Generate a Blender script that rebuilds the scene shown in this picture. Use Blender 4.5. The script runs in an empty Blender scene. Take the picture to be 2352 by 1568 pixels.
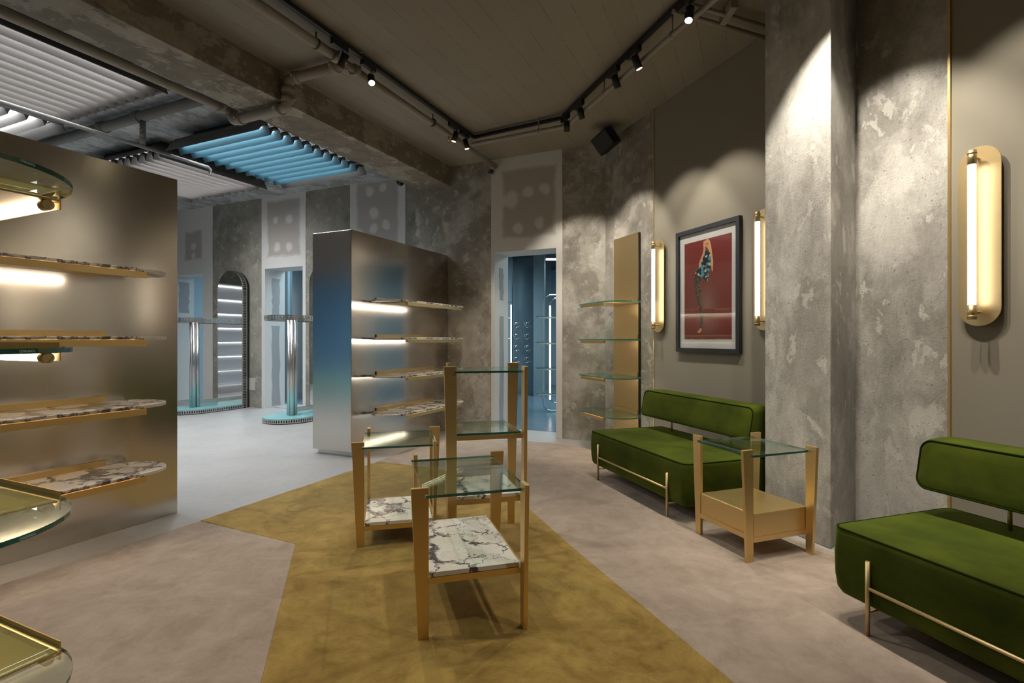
import bpy, bmesh, math, random
from mathutils import Vector, Matrix
random.seed(7)
PI = math.pi
SC = bpy.context.scene
COL = SC.collection
# ------------------------------------------------------------------ camera, world, exposure
F, CX, CY, H = 1210.0, 1176.0, 778.0, 1.3          # the photograph's pinhole, eye height 1.3 m
cam_d = bpy.data.cameras.new('camera'); cam = bpy.data.objects.new('camera', cam_d); COL.objects.link(cam)
cam.location = (0, 0, H); cam.rotation_euler = (PI/2, 0, 0)
cam_d.sensor_width = 36; cam_d.lens = 36*F/2352; cam_d.shift_y = -(784-CY)/2352
cam_d.clip_start = .05
SC.camera = cam
w = bpy.data.worlds.new('world'); SC.world = w; w.use_nodes = True
w.node_tree.nodes['Background'].inputs[0].default_value = (.05, .05, .055, 1)
w.node_tree.nodes['Background'].inputs[1].default_value = .2
SC.view_settings.view_transform = 'Standard'; SC.view_settings.look = 'None'
SC.view_settings.gamma = 1; SC.view_settings.use_curve_mapping = False
SC.view_settings.exposure = 0.0

TA = math.radians(65.4)                             # direction A (left partition, beam); B is A turned left
A = Vector((math.cos(TA), math.sin(TA), 0)); B = Vector((-math.sin(TA), math.cos(TA), 0))
TC = math.atan2(-.937, .35)                         # direction C, the right-hand wall coming towards us
C = Vector((math.cos(TC), math.sin(TC), 0)); CN = Vector((-math.sin(TC), math.cos(TC), 0))   # CN points into the wall
C0 = Vector((2.053, 4.282, 0))
def ab(a, b, z=0): return A*a + B*b + Vector((0, 0, z))
def cw(s, y=0, z=0): return C0 + C*s + CN*y + Vector((0, 0, z))
T = .425
ZR, ZL = 3.77, 3.94                                 # ceiling heights, right bay and left bay
AW, AF = 6.518, 7.05                                # near back wall and far back wall

SPOT = 1.12
def spot(loc, target, power, angle=62, blend=.45, col=(1, .92, .80), r=.02):
    d = bpy.data.lights.new('spot_lamp', 'SPOT'); d.energy = power*SPOT; d.spot_size = math.radians(angle)
    d.spot_blend = blend; d.color = col; d.shadow_soft_size = r
    o = bpy.data.objects.new('spot_lamp', d); COL.objects.link(o); o.location = loc
    o.rotation_euler = (Vector(target)-Vector(loc)).to_track_quat('-Z', 'Y').to_euler(); return o
def area(loc, sx, sy, power, col, rot=(0, 0, 0)):
    d = bpy.data.lights.new('ceiling_panel_lamp', 'AREA'); d.shape = 'RECTANGLE'; d.size = sx; d.size_y = sy
    d.energy = power; d.color = col
    o = bpy.data.objects.new('ceiling_panel_lamp', d); COL.objects.link(o); o.location = loc; o.rotation_euler = rot; return o
LAMPS_HERE = True
# back rooms: blue lit ceilings
area(ab(9.6, 2.6, 3.15), 2.2, 2.6, 170, (.70, .90, 1.0))
area(ab(9.6, 8.2, 3.15), 2.2, 4.0, 190, (.64, .86, 1.0))

# ------------------------------------------------------------------ node helper
class NT:
    def __init__(s, name):
        s.m = bpy.data.materials.new(name); s.m.use_nodes = True; s.t = s.m.node_tree
        s.p = s.t.nodes['Principled BSDF']; s.out = s.t.nodes['Material Output']; s._o = None
    def n(s, k): return s.t.nodes.new(k)
    def put(s, sock, v):
        if isinstance(v, bpy.types.NodeSocket): s.t.links.new(v, sock)
        elif isinstance(v, (tuple, list)) and len(v) == 3 and sock.type == 'RGBA': sock.default_value = (*v, 1)
        else: sock.default_value = v
    def co(s):
        if s._o is None: s._o = s.n('ShaderNodeTexCoord').outputs['Object']
        return s._o
    def xyz(s, v=None):
        q = s.n('ShaderNodeSeparateXYZ'); s.put(q.inputs[0], v or s.co()); return q.outputs
    def mapv(s, sc=(1, 1, 1), rot=(0, 0, 0), loc=(0, 0, 0), v=None):
        q = s.n('ShaderNodeMapping'); s.put(q.inputs[0], v or s.co()); q.inputs['Scale'].default_value = sc
        q.inputs['Rotation'].default_value = rot; q.inputs['Location'].default_value = loc; return q.outputs[0]
    def noise(s, scale, detail=4, rough=.55, v=None, dist=0, col=False):
        q = s.n('ShaderNodeTexNoise'); s.put(q.inputs['Vector'], v or s.co()); q.inputs['Scale'].default_value = scale
        q.inputs['Detail'].default_value = detail; q.inputs['Roughness'].default_value = rough
        q.inputs['Distortion'].default_value = dist; return q.outputs[1 if col else 0]
    def vor(s, scale, v=None, feature='F1', out=0):
        q = s.n('ShaderNodeTexVoronoi'); q.feature = feature; s.put(q.inputs['Vector'], v or s.co())
        q.inputs['Scale'].default_value = scale; return q.outputs[out]
    def math(s, op, a, b=None, c=None):
        q = s.n('ShaderNodeMath'); q.operation = op
        for i, v in enumerate((a, b, c)):
            if v is not None: s.put(q.inputs[i], v)
        return q.outputs[0]
    def ramp(s, v, stops, interp='LINEAR'):
        q = s.n('ShaderNodeValToRGB'); s.put(q.inputs[0], v); e = q.color_ramp.elements; q.color_ramp.interpolation = interp
        while len(e) < len(stops): e.new(.5)
        for k, (p, c) in zip(e, stops):
            k.position = p; k.color = (c, c, c, 1) if not isinstance(c, tuple) else (*c, 1)
        return q.outputs[0]
    def mix(s, f, a, b, bt='MIX'):
        q = s.n('ShaderNodeMix'); q.data_type = 'RGBA'; q.blend_type = bt
        s.put(q.inputs[0], f); s.put(q.inputs[6], a); s.put(q.inputs[7], b); return q.outputs[2]
    def vadd(s, a, b, sc):
        q = s.n('ShaderNodeVectorMath'); q.operation = 'MULTIPLY_ADD'; s.put(q.inputs[0], b); q.inputs[1].default_value = (sc, sc, sc)
        s.put(q.inputs[2], a); return q.outputs[0]
    def dist(s, v, pt):
        q = s.n('ShaderNodeVectorMath'); q.operation = 'DISTANCE'; s.put(q.inputs[0], v); q.inputs[1].default_value = pt; return q.outputs['Value']
    def bump(s, h, st=.3, d=.01, nrm=None):
        q = s.n('ShaderNodeBump'); q.inputs['Strength'].default_value = st; q.inputs['Distance'].default_value = d
        s.put(q.inputs['Height'], h)
        if nrm: s.put(q.inputs['Normal'], nrm)
        return q.outputs[0]
    def fin(s, base=None, rough=None, metal=None, normal=None, **kw):
        for k, v in (('Base Color', base), ('Roughness', rough), ('Metallic', metal), ('Normal', normal)):
            if v is not None: s.put(s.p.inputs[k], v)
        for k, v in kw.items(): s.put(s.p.inputs[k.replace('_', ' ')], v)
        return s.m

def plain(name, col, rough=.5, metal=0, **kw): return NT(name).fin(base=col, rough=rough, metal=metal, **kw)
def emit(name, col, st):
    q = NT(name); return q.fin(base=col, rough=.4, Emission_Color=col, Emission_Strength=st)

def concrete(name, dark, light, scale=1.6, stretch=(1, 1, 1), pits=.35, patch=.75, bump=.3, lo=.45, hi=.55):
    q = NT(name); v = q.mapv(stretch)
    wv = q.vadd(v, q.noise(3, 4, .6, v=v, col=True), .22)
    big = q.noise(scale, 7, .68, v=wv)
    m = q.ramp(big, [(lo, 0.0), (hi, 1.0)])
    c = q.mix(q.math('MULTIPLY', m, patch), dark, light)
    f = q.ramp(q.noise(5, 6, .7, v=wv), [(.3, .72), (.7, 1.15)])
    c = q.mix(1, c, f, 'MULTIPLY')
    flake = q.ramp(q.noise(7, 5, .62, v=wv), [(.58, 0.0), (.62, 1.0)])
    c = q.mix(q.math('MULTIPLY', flake, .55), c, tuple(min(1, x*1.12) for x in light))
    pit = q.ramp(q.noise(60, 2, .5), [(.27, 1.0), (.33, 0.0)])
    c = q.mix(q.math('MULTIPLY', pit, pits), c, tuple(x*.3 for x in dark))
    n = q.bump(q.noise(70, 8, .78), bump, .011, q.bump(q.noise(16, 5, .7, v=wv), bump*.6, .014, q.bump(m, .3, .006)))
    c = q.mix(1, c, q.ramp(q.noise(75, 4, .8), [(.3, .92), (.6, 1.03)]), 'MULTIPLY')
    return q.fin(base=c, rough=.85, normal=n)

M = {}
M['wall_con'] = concrete('trowelled_concrete', (.28, .255, .215), (.48, .455, .40), 1.5)
M['pier_con'] = concrete('rough_cast_plaster', (.40, .38, .335), (.70, .68, .62), 1.9, (1, 1, .6), .6, .8, .8, .43, .57)
M['far_con'] = concrete('smooth_grey_plaster', (.27, .25, .21), (.43, .40, .34), 1.1, (1, 1, 1), .15, .4, .12)
M['beam_con'] = concrete('beam_concrete', (.215, .185, .14), (.38, .34, .275), 1.3, (1, 1, 1.5), .3, .8, .2, .49, .51)
M['slab_con'] = concrete('patched_slab_concrete', (.31, .32, .32), (.52, .53, .52), 2.2, (1, 1.6, 1), .3, .8, .2, .48, .53)
def ceiling_mat():
    q = NT('board_marked_concrete'); x = q.xyz()
    yb = q.math('MULTIPLY_ADD', q.noise(1.2, 3), .012, x[1])
    fr = q.math('FRACT', q.math('MULTIPLY', yb, 1/.205))
    seam = q.ramp(q.math('MINIMUM', fr, q.math('SUBTRACT', 1, fr)), [(0, 1.0), (.02, 0.0)])
    brk = q.ramp(q.noise(9, 4, .7, v=q.mapv((1, .3, 1))), [(.42, 0.0), (.55, 1.0)])
    seam = q.math('MULTIPLY', seam, brk)
    board = q.n('ShaderNodeTexWhiteNoise'); board.noise_dimensions = '1D'; q.put(board.inputs['W'], q.math('FLOOR', q.math('MULTIPLY', yb, 1/.205)))
    c = q.mix(q.noise(.8, 5), (.215, .185, .14), (.31, .275, .215))
    c = q.mix(q.math('MULTIPLY', board.outputs[0], .22), c, (.36, .32, .26))
    pit = q.ramp(q.noise(26, 5, .75), [(.28, 1.0), (.34, 0.0)])
    zone = q.ramp(q.noise(1.1, 3), [(.45, 0.0), (.6, 1.0)])
    c = q.mix(q.math('MULTIPLY', pit, zone), c, (.07, .058, .04))
    c = q.mix(q.math('MULTIPLY', seam, .75), c, (.06, .05, .036))
    return q.fin(base=c, rough=.8, normal=q.bump(seam, -.4, .006, q.bump(q.noise(30, 5), .15, .006)))
M['ceil'] = ceiling_mat()
def floor_mat(name, a, b, r):
    q = NT(name); c = q.mix(q.noise(1.3, 6, .65), a, b)
    c = q.mix(1, c, q.ramp(q.noise(14, 5), [(.3, .93), (.7, 1.04)]), 'MULTIPLY')
    ro = q.math('MULTIPLY_ADD', q.noise(2.5, 4), .25, r); return q.fin(base=c, rough=ro)
M['floor'] = floor_mat('pale_screed', (.33, .325, .315), (.43, .42, .405), .3)
M['floor_blue'] = floor_mat('dark_polished_screed', (.10, .15, .20), (.16, .22, .28), .08)
def carpet(name, a, b, c2):
    q = NT(name); v = q.vadd(q.mapv((1, 1, 1)), q.noise(2, 3, col=True), .4)
    m = q.ramp(q.noise(4.6, 6, .72, v=v), [(.36, 0.0), (.64, 1.0)])
    m2 = q.ramp(q.noise(13, 5, .7, v=v), [(.35, 0.0), (.7, 1.0)])
    c = q.mix(m, a, b); c = q.mix(q.math('MULTIPLY', m2, .3), c, c2)
    c = q.mix(1, c, q.ramp(q.noise(600, 2), [(.3, .82), (.7, 1.12)]), 'MULTIPLY')
    return q.fin(base=c, rough=1, normal=q.bump(q.noise(420, 2), .5, .004, q.bump(m, .3, .006)), Sheen_Weight=.25, Sheen_Roughness=.5, Specular_IOR_Level=.1)
M['yellow'] = carpet('ochre_wool', (.195, .116, .013), (.38, .25, .054), (.49, .345, .115))
M['pink'] = carpet('dusty_pink_wool', (.29, .225, .172), (.41, .33, .265), (.50, .415, .345))
def brass_mat(name, col, r=.34, an=.0):
    q = NT(name); v = q.mapv((6, 6, 180))
    c = q.mix(q.noise(3, 4), tuple(x*.93 for x in col), col)
    ro = q.math('MULTIPLY_ADD', q.noise(1, 3, v=v), .10, r-.04)
    return q.fin(base=c, rough=ro, metal=1, normal=q.bump(q.noise(1, 2, v=v), .03, .001))
M['brass'] = brass_mat('satin_brass', (.76, .555, .255), .40)
M['brass_l'] = brass_mat('pale_brass', (.68, .53, .28), .46)
M['brass_d'] = brass_mat('champagne_brass', (.82, .585, .27), .33)
def steel_mat(name, col, r=.175, an=.4, wav=.04):
    q = NT(name); t = q.n('ShaderNodeCombineXYZ'); t.inputs[2].default_value = 1
    v = q.mapv((1, 1, 260))
    n = q.bump(q.noise(1.7, 2, .4), wav, .05, q.bump(q.noise(1, 3, v=v), .03, .0006))
    return q.fin(base=col, rough=q.math('MULTIPLY_ADD', q.noise(1, 4, v=v), .05, r-.02), metal=1, normal=n, Anisotropic=an, Tangent=t.outputs[0])
M['steel'] = steel_mat('brushed_steel', (.62, .575, .52))
M['steel_b'] = steel_mat('brushed_steel_cool', (.56, .60, .62), .26)
M['chrome'] = plain('polished_steel', (.75, .75, .76), .1, 1)
M['satin'] = plain('satin_steel', (.55, .54, .52), .3, 1)
M['blade'] = plain('satin_white_metal', (.115, .106, .099), .4, .1)
M['blade_blue'] = plain('blue_tinted_metal', (.032, .088, .118), .4, .1)  # louvre blades with an even blue base colour
M['dark'] = plain('dark_metal', (.055, .052, .048), .5, .4)
M['grey_metal'] = plain('grey_painted_metal', (.09, .085, .08), .45, .4)
M['black'] = plain('black_paint', (.008, .008, .009), .45)
M['frame_black'] = plain('black_stained_wood', (.018, .019, .021), .4)
M['pipe'] = plain('beige_painted_pipe', (.30, .265, .215), .5)
M['pipe_grey'] = plain('grey_painted_pipe', (.17, .165, .155), .7)
M['white'] = plain('white_plaster', (.70, .695, .68), .85)
M['cover'] = plain('beige_plastic', (.50, .475, .43), .6)
M['turq'] = plain('turquoise_lacquer', (.20, .46, .48), .35)
M['blue_w'] = plain('blue_corrugated_paint', (.06, .22, .42), .5)
M['aqua_w'] = plain('pale_blue_paint', (.36, .47, .52), .7)
def taupe():
    q = NT('taupe_paint'); c = q.mix(q.noise(.9, 5), (.255, .23, .175), (.29, .265, .205))
    return q.fin(base=c, rough=.75, normal=q.bump(q.noise(120, 3), .06, .002))
M['taupe'] = taupe()
def velvet():
    q = NT('green_velvet'); v = q.vadd(q.co(), q.noise(2, 2, col=True), .3)
    m = q.ramp(q.noise(3.5, 5, .6, v=v), [(.35, 0.0), (.7, 1.0)])
    c = q.mix(m, (.029, .044, .002), (.068, .089, .006))
    return q.fin(base=c, rough=.9, normal=q.bump(q.noise(500, 2), .25, .002), Sheen_Weight=.55, Sheen_Roughness=.35,
                 Sheen_Tint=(.32, .39, .05), Specular_IOR_Level=.15)
M['velvet'] = velvet()
M['piping'] = plain('dark_green_piping', (.014, .026, .002), .95, Specular_IOR_Level=.05)
def marble():
    q = NT('violet_veined_marble'); v0 = q.mapv((1, 1, 1))
    v = q.vadd(v0, q.noise(3.2, 6, .65, v=v0, col=True), .42)
    e = q.vor(5.0, v=q.mapv((1, .75, 1), (0, 0, .6), v=v), feature='DISTANCE_TO_EDGE')
    zone = q.ramp(q.noise(2.6, 3, v=v), [(.38, 0.0), (.58, 1.0)])
    wid = q.math('MULTIPLY_ADD', zone, .13, .008)
    vein = q.math('SUBTRACT', 1, q.math('MINIMUM', 1, q.math('DIVIDE', e, wid)))
    vein = q.ramp(vein, [(.0, 0.0), (.35, 1.0)])
    fine = q.vor(17, v=q.vadd(v0, q.noise(7, 5, v=v0, col=True), .2), feature='DISTANCE_TO_EDGE')
    fine = q.math('MULTIPLY', q.ramp(fine, [(.0, 1.0), (.05, 0.0)]), zone)
    c = q.mix(q.noise(2.2, 5, v=v), (.80, .79, .76), (.68, .59, .49))
    c = q.mix(q.ramp(q.noise(5, 5, v=v), [(.45, 0.0), (.6, .85)]), c, (.78, .77, .74))
    c = q.mix(q.math('MULTIPLY', fine, .3), c, (.16, .12, .13))
    c = q.mix(q.math('MULTIPLY', vein, q.ramp(q.noise(22, 4, v=v), [(.38, .35), (.55, .95)])), c, (.06, .042, .052))
    return q.fin(base=c, rough=.16)
M['marble'] = marble()
def glass_mat(name, tint, refl=(.92, 1, .97)):
    q = NT(name); q.t.nodes.remove(q.p)
    tr = q.n('ShaderNodeBsdfTransparent'); q.put(tr.inputs[0], tint); gl = q.n('ShaderNodeBsdfGlossy'); q.put(gl.inputs[0], refl)
    gl.inputs['Roughness'].default_value = .0
    fr = q.n('ShaderNodeFresnel'); ge = q.n('ShaderNodeNewGeometry')
    q.put(fr.inputs[0], q.math('MULTIPLY_ADD', ge.outputs['Backfacing'], 1/1.5-1.5, 1.5))
    mx = q.n('ShaderNodeMixShader'); q.put(mx.inputs[0], fr.outputs[0]); q.put(mx.inputs[1], tr.outputs[0]); q.put(mx.inputs[2], gl.outputs[0])
    q.put(q.out.inputs[0], mx.outputs[0]); return q.m
M['glass'] = glass_mat('clear_glass', (.90, .965, .93))
M['glass_pic'] = glass_mat('picture_glass', (.98, .98, .98))
M['edge'] = plain('green_glass_edge', (.010, .10, .082), .08, 0, Transmission_Weight=.35, IOR=1.5)
M['edge_l'] = plain('pale_green_glass_edge', (.05, .30, .25), .08, 0, Transmission_Weight=.35, IOR=1.5)
M['mirror'] = plain('mirror_glass', (.80, .85, .84), .02, 1)
M['mirror_tint'] = plain('bronze_mirror_glass', (.06, .06, .055), .05, 1)
LT = (1, .93, .84)
M['tube_shelf'] = emit('shelf_tube_glow', (1, .955, .89), 12)
M['tube_fore'] = emit('foreground_tube_glow', (1, .955, .89), 5)
M['tube_sconce'] = emit('sconce_tube_glow', (1, .95, .87), 5)
M['tube_cool'] = emit('louvre_tube_glow', (.94, .97, 1), 56)
M['tube_far'] = emit('far_led_glow', (1, .93, .85), 2.5)
M['lens'] = emit('warm_lamp_lens', (1, .72, .35), 9)
M['lens_hot'] = emit('hot_lamp_lens', (1, .86, .55), 45)
def plaster(name, b0, b1, z0, z1, blobs, grey=(.42, .38, .345), white=(.66, .645, .61)):
    q = NT(name); v = q.vadd(q.co(), q.noise(3.5, 5, .6, col=True), .14); v = q.vadd(v, (0, 0, 0), 0) if False else v
    x = q.xyz(v); off = .07
    d = q.math('MINIMUM', q.math('MINIMUM', q.math('SUBTRACT', x[1], b0+off), q.math('SUBTRACT', b1+off, x[1])),
               q.math('MINIMUM', q.math('SUBTRACT', x[2], z0+off), q.math('SUBTRACT', z1+off, x[2])))
    m = q.ramp(d, [(0.0, 0.0), (.012, .55), (.035, .6), (.045, 1.0)])
    c = q.mix(m, white, q.mix(q.noise(2, 4), grey, tuple(k*1.08 for k in grey)))
    for (bb, zz, r) in blobs:
        dd = q.dist(v, (q_x, bb+off, zz+off)); k = q.ramp(dd, [(r*.75, .85), (r, 0.35), (r*1.25, 0.0)])
        c = q.mix(k, c, white)
    return q.fin(base=c, rough=.88, normal=q.bump(q.noise(80, 3), .08, .003))
q_x = 0.0

# ------------------------------------------------------------------ mesh helper
class MB:
    def __init__(s): s.b = bmesh.new()
    def faces(s, vs, fs, mi=0):
        V = [s.b.verts.new(v) for v in vs]
        for f in fs:
            try: k = s.b.faces.new([V[i] for i in f]); k.material_index = mi
            except ValueError: pass
        return s
    def box(s, x0, x1, y0, y1, z0, z1, mi=0):
        vs = [(x, y, z) for z in (z0, z1) for y in (y0, y1) for x in (x0, x1)]
        return s.faces(vs, [(0, 2, 3, 1), (4, 5, 7, 6), (0, 1, 5, 4), (2, 6, 7, 3), (0, 4, 6, 2), (1, 3, 7, 5)], mi)
    def prism(s, poly, z0, z1, mi=0, side=None, f=lambda x, y, z: (x, y, z)):
        n = len(poly); vs = [f(x, y, z0) for x, y in poly]+[f(x, y, z1) for x, y in poly]
        V = [s.b.verts.new(v) for v in vs]
        k = s.b.faces.new(V[:n][::-1]); k.material_index = mi
        k = s.b.faces.new(V[n:]); k.material_index = mi
        for i in range(n):
            k = s.b.faces.new([V[i], V[(i+1) % n], V[n+(i+1) % n], V[n+i]]); k.material_index = mi if side is None else side
        return s
    def tube(s, pts, r, seg=12, mi=0, closed=False, cap=True):
        pts = [Vector(p) for p in pts]; rings = []; N = len(pts); up = None
        for i, p in enumerate(pts):
            if closed: d = (pts[(i+1) % N]-pts[i-1]).normalized()
            elif i == 0: d = (pts[1]-p).normalized()
            elif i == N-1: d = (p-pts[i-1]).normalized()
            else: d = ((pts[i+1]-p).normalized()+(p-pts[i-1]).normalized()).normalized()
            if up is None:
                up = Vector((0, 0, 1)) if abs(d.z) < .9 else Vector((1, 0, 0))
            u = (up - d*up.dot(d)).normalized(); up = u; v = d.cross(u)
            rr = r[i] if isinstance(r, (list, tuple)) else r
            rings.append([s.b.verts.new(p+(u*math.cos(t)+v*math.sin(t))*rr) for t in [2*PI*k/seg for k in range(seg)]])
        for i in range(N if closed else N-1):
            a, b = rings[i], rings[(i+1) % N]
            for k in range(seg):
                f = s.b.faces.new([a[k], a[(k+1) % seg], b[(k+1) % seg], b[k]]); f.smooth = True; f.material_index = mi
        if cap and not closed:
            for rg, rv in ((rings[0], True), (rings[-1], False)):
                f = s.b.faces.new(rg[::-1] if rv else rg); f.material_index = mi
        return s
    def ball(s, c, r, seg=12, sz=1, mi=0):
        m = Matrix.Translation(c) @ Matrix.Diagonal((r, r, r*sz, 1))
        g = bmesh.ops.create_uvsphere(s.b, u_segments=seg, v_segments=seg//2+2, radius=1, matrix=m)
        for v in g['verts']:
            for f in v.link_faces: f.smooth = True; f.material_index = mi
        return s
    def bevel(s, w, seg=2, angle=35):
        bmesh.ops.recalc_face_normals(s.b, faces=s.b.faces)
        es = [e for e in s.b.edges if len(e.link_faces) == 2 and e.calc_face_angle(0) > math.radians(angle)]
        bmesh.ops.bevel(s.b, geom=es, offset=w, segments=seg, affect='EDGES', profile=.5, clamp_overlap=True)
        return s
    def build(s, name, mats, parent=None, smooth=False, loc=None, rotz=0):
        bmesh.ops.recalc_face_normals(s.b, faces=s.b.faces)
        me = bpy.data.meshes.new(name); s.b.to_mesh(me); s.b.free()
        if not isinstance(mats, (list, tuple)): mats = [mats]
        for m in mats: me.materials.append(M[m] if isinstance(m, str) else m)
        if smooth:
            for p in me.polygons: p.use_smooth = True
        o = bpy.data.objects.new(name, me); COL.objects.link(o)
        if parent: o.parent = parent
        if loc: o.location = loc
        o.rotation_euler = (0, 0, rotz); return o
def thing(name, label, cat, loc=(0, 0, 0), rotz=0, group=None):
    o = bpy.data.objects.new(name, None); COL.objects.link(o); o.empty_display_size = .1
    o.location = loc; o.rotation_euler = (0, 0, rotz); return tag(o, label, cat, group)
def tag(o, label, cat, group=None):
    o['label'] = label; o['category'] = cat
    if group: o['group'] = group
    return o
def struct(o): o['kind'] = 'structure'; return o
def dup(root, loc, rotz, label, group=None):
    def cp(o, par):
        c = o.copy(); COL.objects.link(c); c.parent = par
        for ch in list(o.children): cp(ch, c)
        return c
    r = cp(root, None); r.location = loc; r.rotation_euler = (0, 0, rotz); r['label'] = label
    if group: r['group'] = group
    return r
def arc(cx, cy, r, t0, t1, n): return [(cx+r*math.cos(t0+(t1-t0)*i/n), cy+r*math.sin(t0+(t1-t0)*i/n)) for i in range(n+1)]
def stadium(x0, x1, y0, y1, n=20):                  # long axis x, semicircular ends beyond x0/x1
    r = (y1-y0)/2; cy = (y0+y1)/2
    return arc(x1, cy, r, -PI/2, PI/2, n)+arc(x0, cy, r, PI/2, 3*PI/2, n)
def kpx(px): return (px-CX)/F
def b_at(px, a):                                    # position along B where the wall at a shows at column px
    k = kpx(px); return (A.x*a-k*A.y*a)/(A.y+A.x*k)
def s_at(px, off=0):                                # position along C of column px, off metres in front of the wall
    k = kpx(px); p = C0-CN*off; return (k*p.y-p.x)/(C.x-C.y*k)

# ------------------------------------------------------------------ structure
def wall(name, mat, poly, z0, z1, rot=0):           # poly in the local frame of the rotation
    return struct(MB().prism(poly, z0, z1).build(name, mat, rotz=rot))
fl = MB().prism([(-14, -5), (9, -5), (9, 14), (-14, 14)], -.2, 0)
struct(fl.build('floor', 'floor'))
bb = MB().box(AF+.44, 15, 4.9, 13, -.15, .004); bb.box(AW+.42, 15, -1, 4.9, -.15, .004)
struct(bb.build('floor_back', 'floor_blue', rotz=TA))
# ceilings
struct(MB().box(-6, AF+.5, -7, 3.955, ZR, ZR+.3).build('ceiling', 'ceil', rotz=TA))
struct(MB().box(-6, AF+.5, 4.478, 12, ZL, ZL+.2).build('ceiling_left', 'slab_con', rotz=TA))
struct(MB().box(-6, AW+.01, 3.955, 4.478, 3.49, ZL+.2).build('ceiling_beam', 'beam_con', rotz=TA))
# near back wall with doorway 3
D3l, D3r = b_at(1137, AW), b_at(1278, AW)
W3l, W3r = b_at(1129, AW), b_at(1292, AW)
bc = (Vector((1.197, 6.583, 0))).dot(B)
m = MB(); m.box(AW, AW+T, bc-.5, W3r, 0, ZR); struct(m.build('wall_back', 'wall_con', rotz=TA))
m = MB(); m.box(AW, AW+T, W3l, 4.3, 0, ZR+.2); m.box(AW, AF+.45, 4.3, 4.56, 0, ZR+.2); struct(m.build('wall_back_pier', 'wall_con', rotz=TA))
blobs3 = [(b_at(1155, AW), 3.18, .075), (b_at(1177, AW), 3.20, .11), (b_at(1213, AW), 3.27, .085), (b_at(1251, AW), 3.28, .07), (b_at(1192, AW), 2.80, .075), (b_at(1240, AW), 2.83, .08)]
q_x = AW+.07
mp3 = plaster('filled_plasterboard', b_at(1278, AW), b_at(1153, AW), 2.66, 3.60, blobs3)
m = MB(); m.box(AW-.012, AW+T, W3r, D3r, 0, ZR); m.box(AW-.012, AW+T, D3l, W3l, 0, ZR); m.box(AW-.012, AW+T, D3r, D3l, 2.49, ZR)
struct(m.build('door_3', mp3, rotz=TA))
# far back wall with doorways 1 and 2
def fb(px): return b_at(px, AF)
T2 = .45
e = [fb(932), fb(805), fb(703), fb(602), fb(489)]
m = MB(); m.box(AF, AF+T2, 4.5, e[0], 0, ZL); m.box(AF, AF+T2, e[1], e[2], 0, ZL); m.box(AF, AF+T2, e[3], e[4], 0, ZL)
struct(m.build('wall_far', 'far_con', rotz=TA))
q_x = AF+.07
def zpx(py, b, a=AF): return H+(CY-py)*(ab(a, b).y)/F
mp2 = plaster('filled_plasterboard_door', fb(692), fb(614), 2.80, 3.86, [(fb(634), 3.50, .07), (fb(665), 3.48, .085), (fb(638), 2.98, .085), (fb(664), 2.97, .08)])
mp1 = plaster('filled_plasterboard_left', fb(466), fb(425), 2.9, 3.5, [(fb(446), 3.18, .08), (fb(446), 2.98, .07)])
mp0 = plaster('filled_plasterboard_plain', fb(917), fb(820), 2.2, 3.95, [(fb(860), 3.4, .1), (fb(858), 3.15, .085), (fb(889), 3.18, .08), (fb(826), 3.1, .08), (fb(890), 2.6, .09), (fb(850), 3.78, .08), (fb(880), 3.8, .08)])
D2l, D2r = fb(609.5), fb(696)
D1r = fb(467); D1l = D1r+(D2l-D2r)
def doorwall(name, mat, b0, b1, d0, d1, zt):        # wall strip b0..b1 with an opening d0..d1
    m = MB(); m.box(AF-.01, AF+T2, b0, d0, 0, ZL); m.box(AF-.01, AF+T2, d1, b1, 0, ZL); m.box(AF-.01, AF+T2, d0, d1, zt, ZL)
    return struct(m.build(name, mat, rotz=TA))
doorwall('door_2', mp2, e[2], e[3], D2r, D2l, 2.61)
doorwall('door_1', mp1, e[4], 12, D1r, D1l, 2.61)
struct(MB().box(AF-.01, AF+T2, e[0], e[1], 0, ZL).build('wall_far_plaster', mp0, rotz=TA))
# grey filler bands down the jambs
def jamb_band(a0, a1, b, z0, z1, n):
    pts = []
    for i in range(n): z = z0+(z1-z0)*i/(n-1); pts.append((a0+random.uniform(-.015, .02), z))
    for i in range(n): z = z1-(z1-z0)*i/(n-1); pts.append((a1+random.uniform(-.02, .02), z))
    struct(MB().prism(pts, 0, .003, f=lambda x, y, z: (x, b-z, y)).build('trim_1', M['gfill'], rotz=TA))
M['gfill'] = plain('grey_filler', (.36, .36, .355), .9)
for z0, z1 in ((.03, 1.55), (1.75, 2.45)): jamb_band(AF+.15, AF+.33, D2l, z0, z1, 9)
jamb_band(AF+.12, AF+.34, D1l, 1.85, 2.5, 9)
for z0, z1 in ((.03, 1.62), (1.85, 2.3)): jamb_band(AW+.14, AW+.27, D3l, z0, z1, 9)
# right wall
SEND = 6.5; S1, S2 = s_at(1504), s_at(2181)
sc = (Vector((1.197, 6.583, 0))-C0).dot(C)
wr = struct(MB().box(sc-.35, SEND, 0, .3, 0, ZR).build('wall_right', 'wall_con', loc=C0, rotz=TC))
struct(MB().box(.6, S2, -.006, .01, 0, ZR).build('wall_right_roughcast', 'pier_con', loc=C0, rotz=TC))
struct(MB().box(S1, .55, -.008, .01, 0, ZR).bevel(.002, 1).build('wall_right_panel', 'taupe', loc=C0, rotz=TC))
struct(MB().box(S2+.012, SEND, -.008, .01, 0, ZR).build('wall_right_panel_near', 'taupe', loc=C0, rotz=TC))
struct(MB().box(S1-.008, S1+.004, -.014, .01, 0, ZR).build('trim_2', 'brass', loc=C0, rotz=TC))
struct(MB().box(S2, S2+.013, -.018, .01, 0, ZR).build('trim_3', 'brass', loc=C0, rotz=TC))
p1 = Vector((1.792, 3.733, 0)); p2 = Vector((1.97, 3.257, 0)); p3 = Vector((2.323, 3.559, 0))
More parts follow.
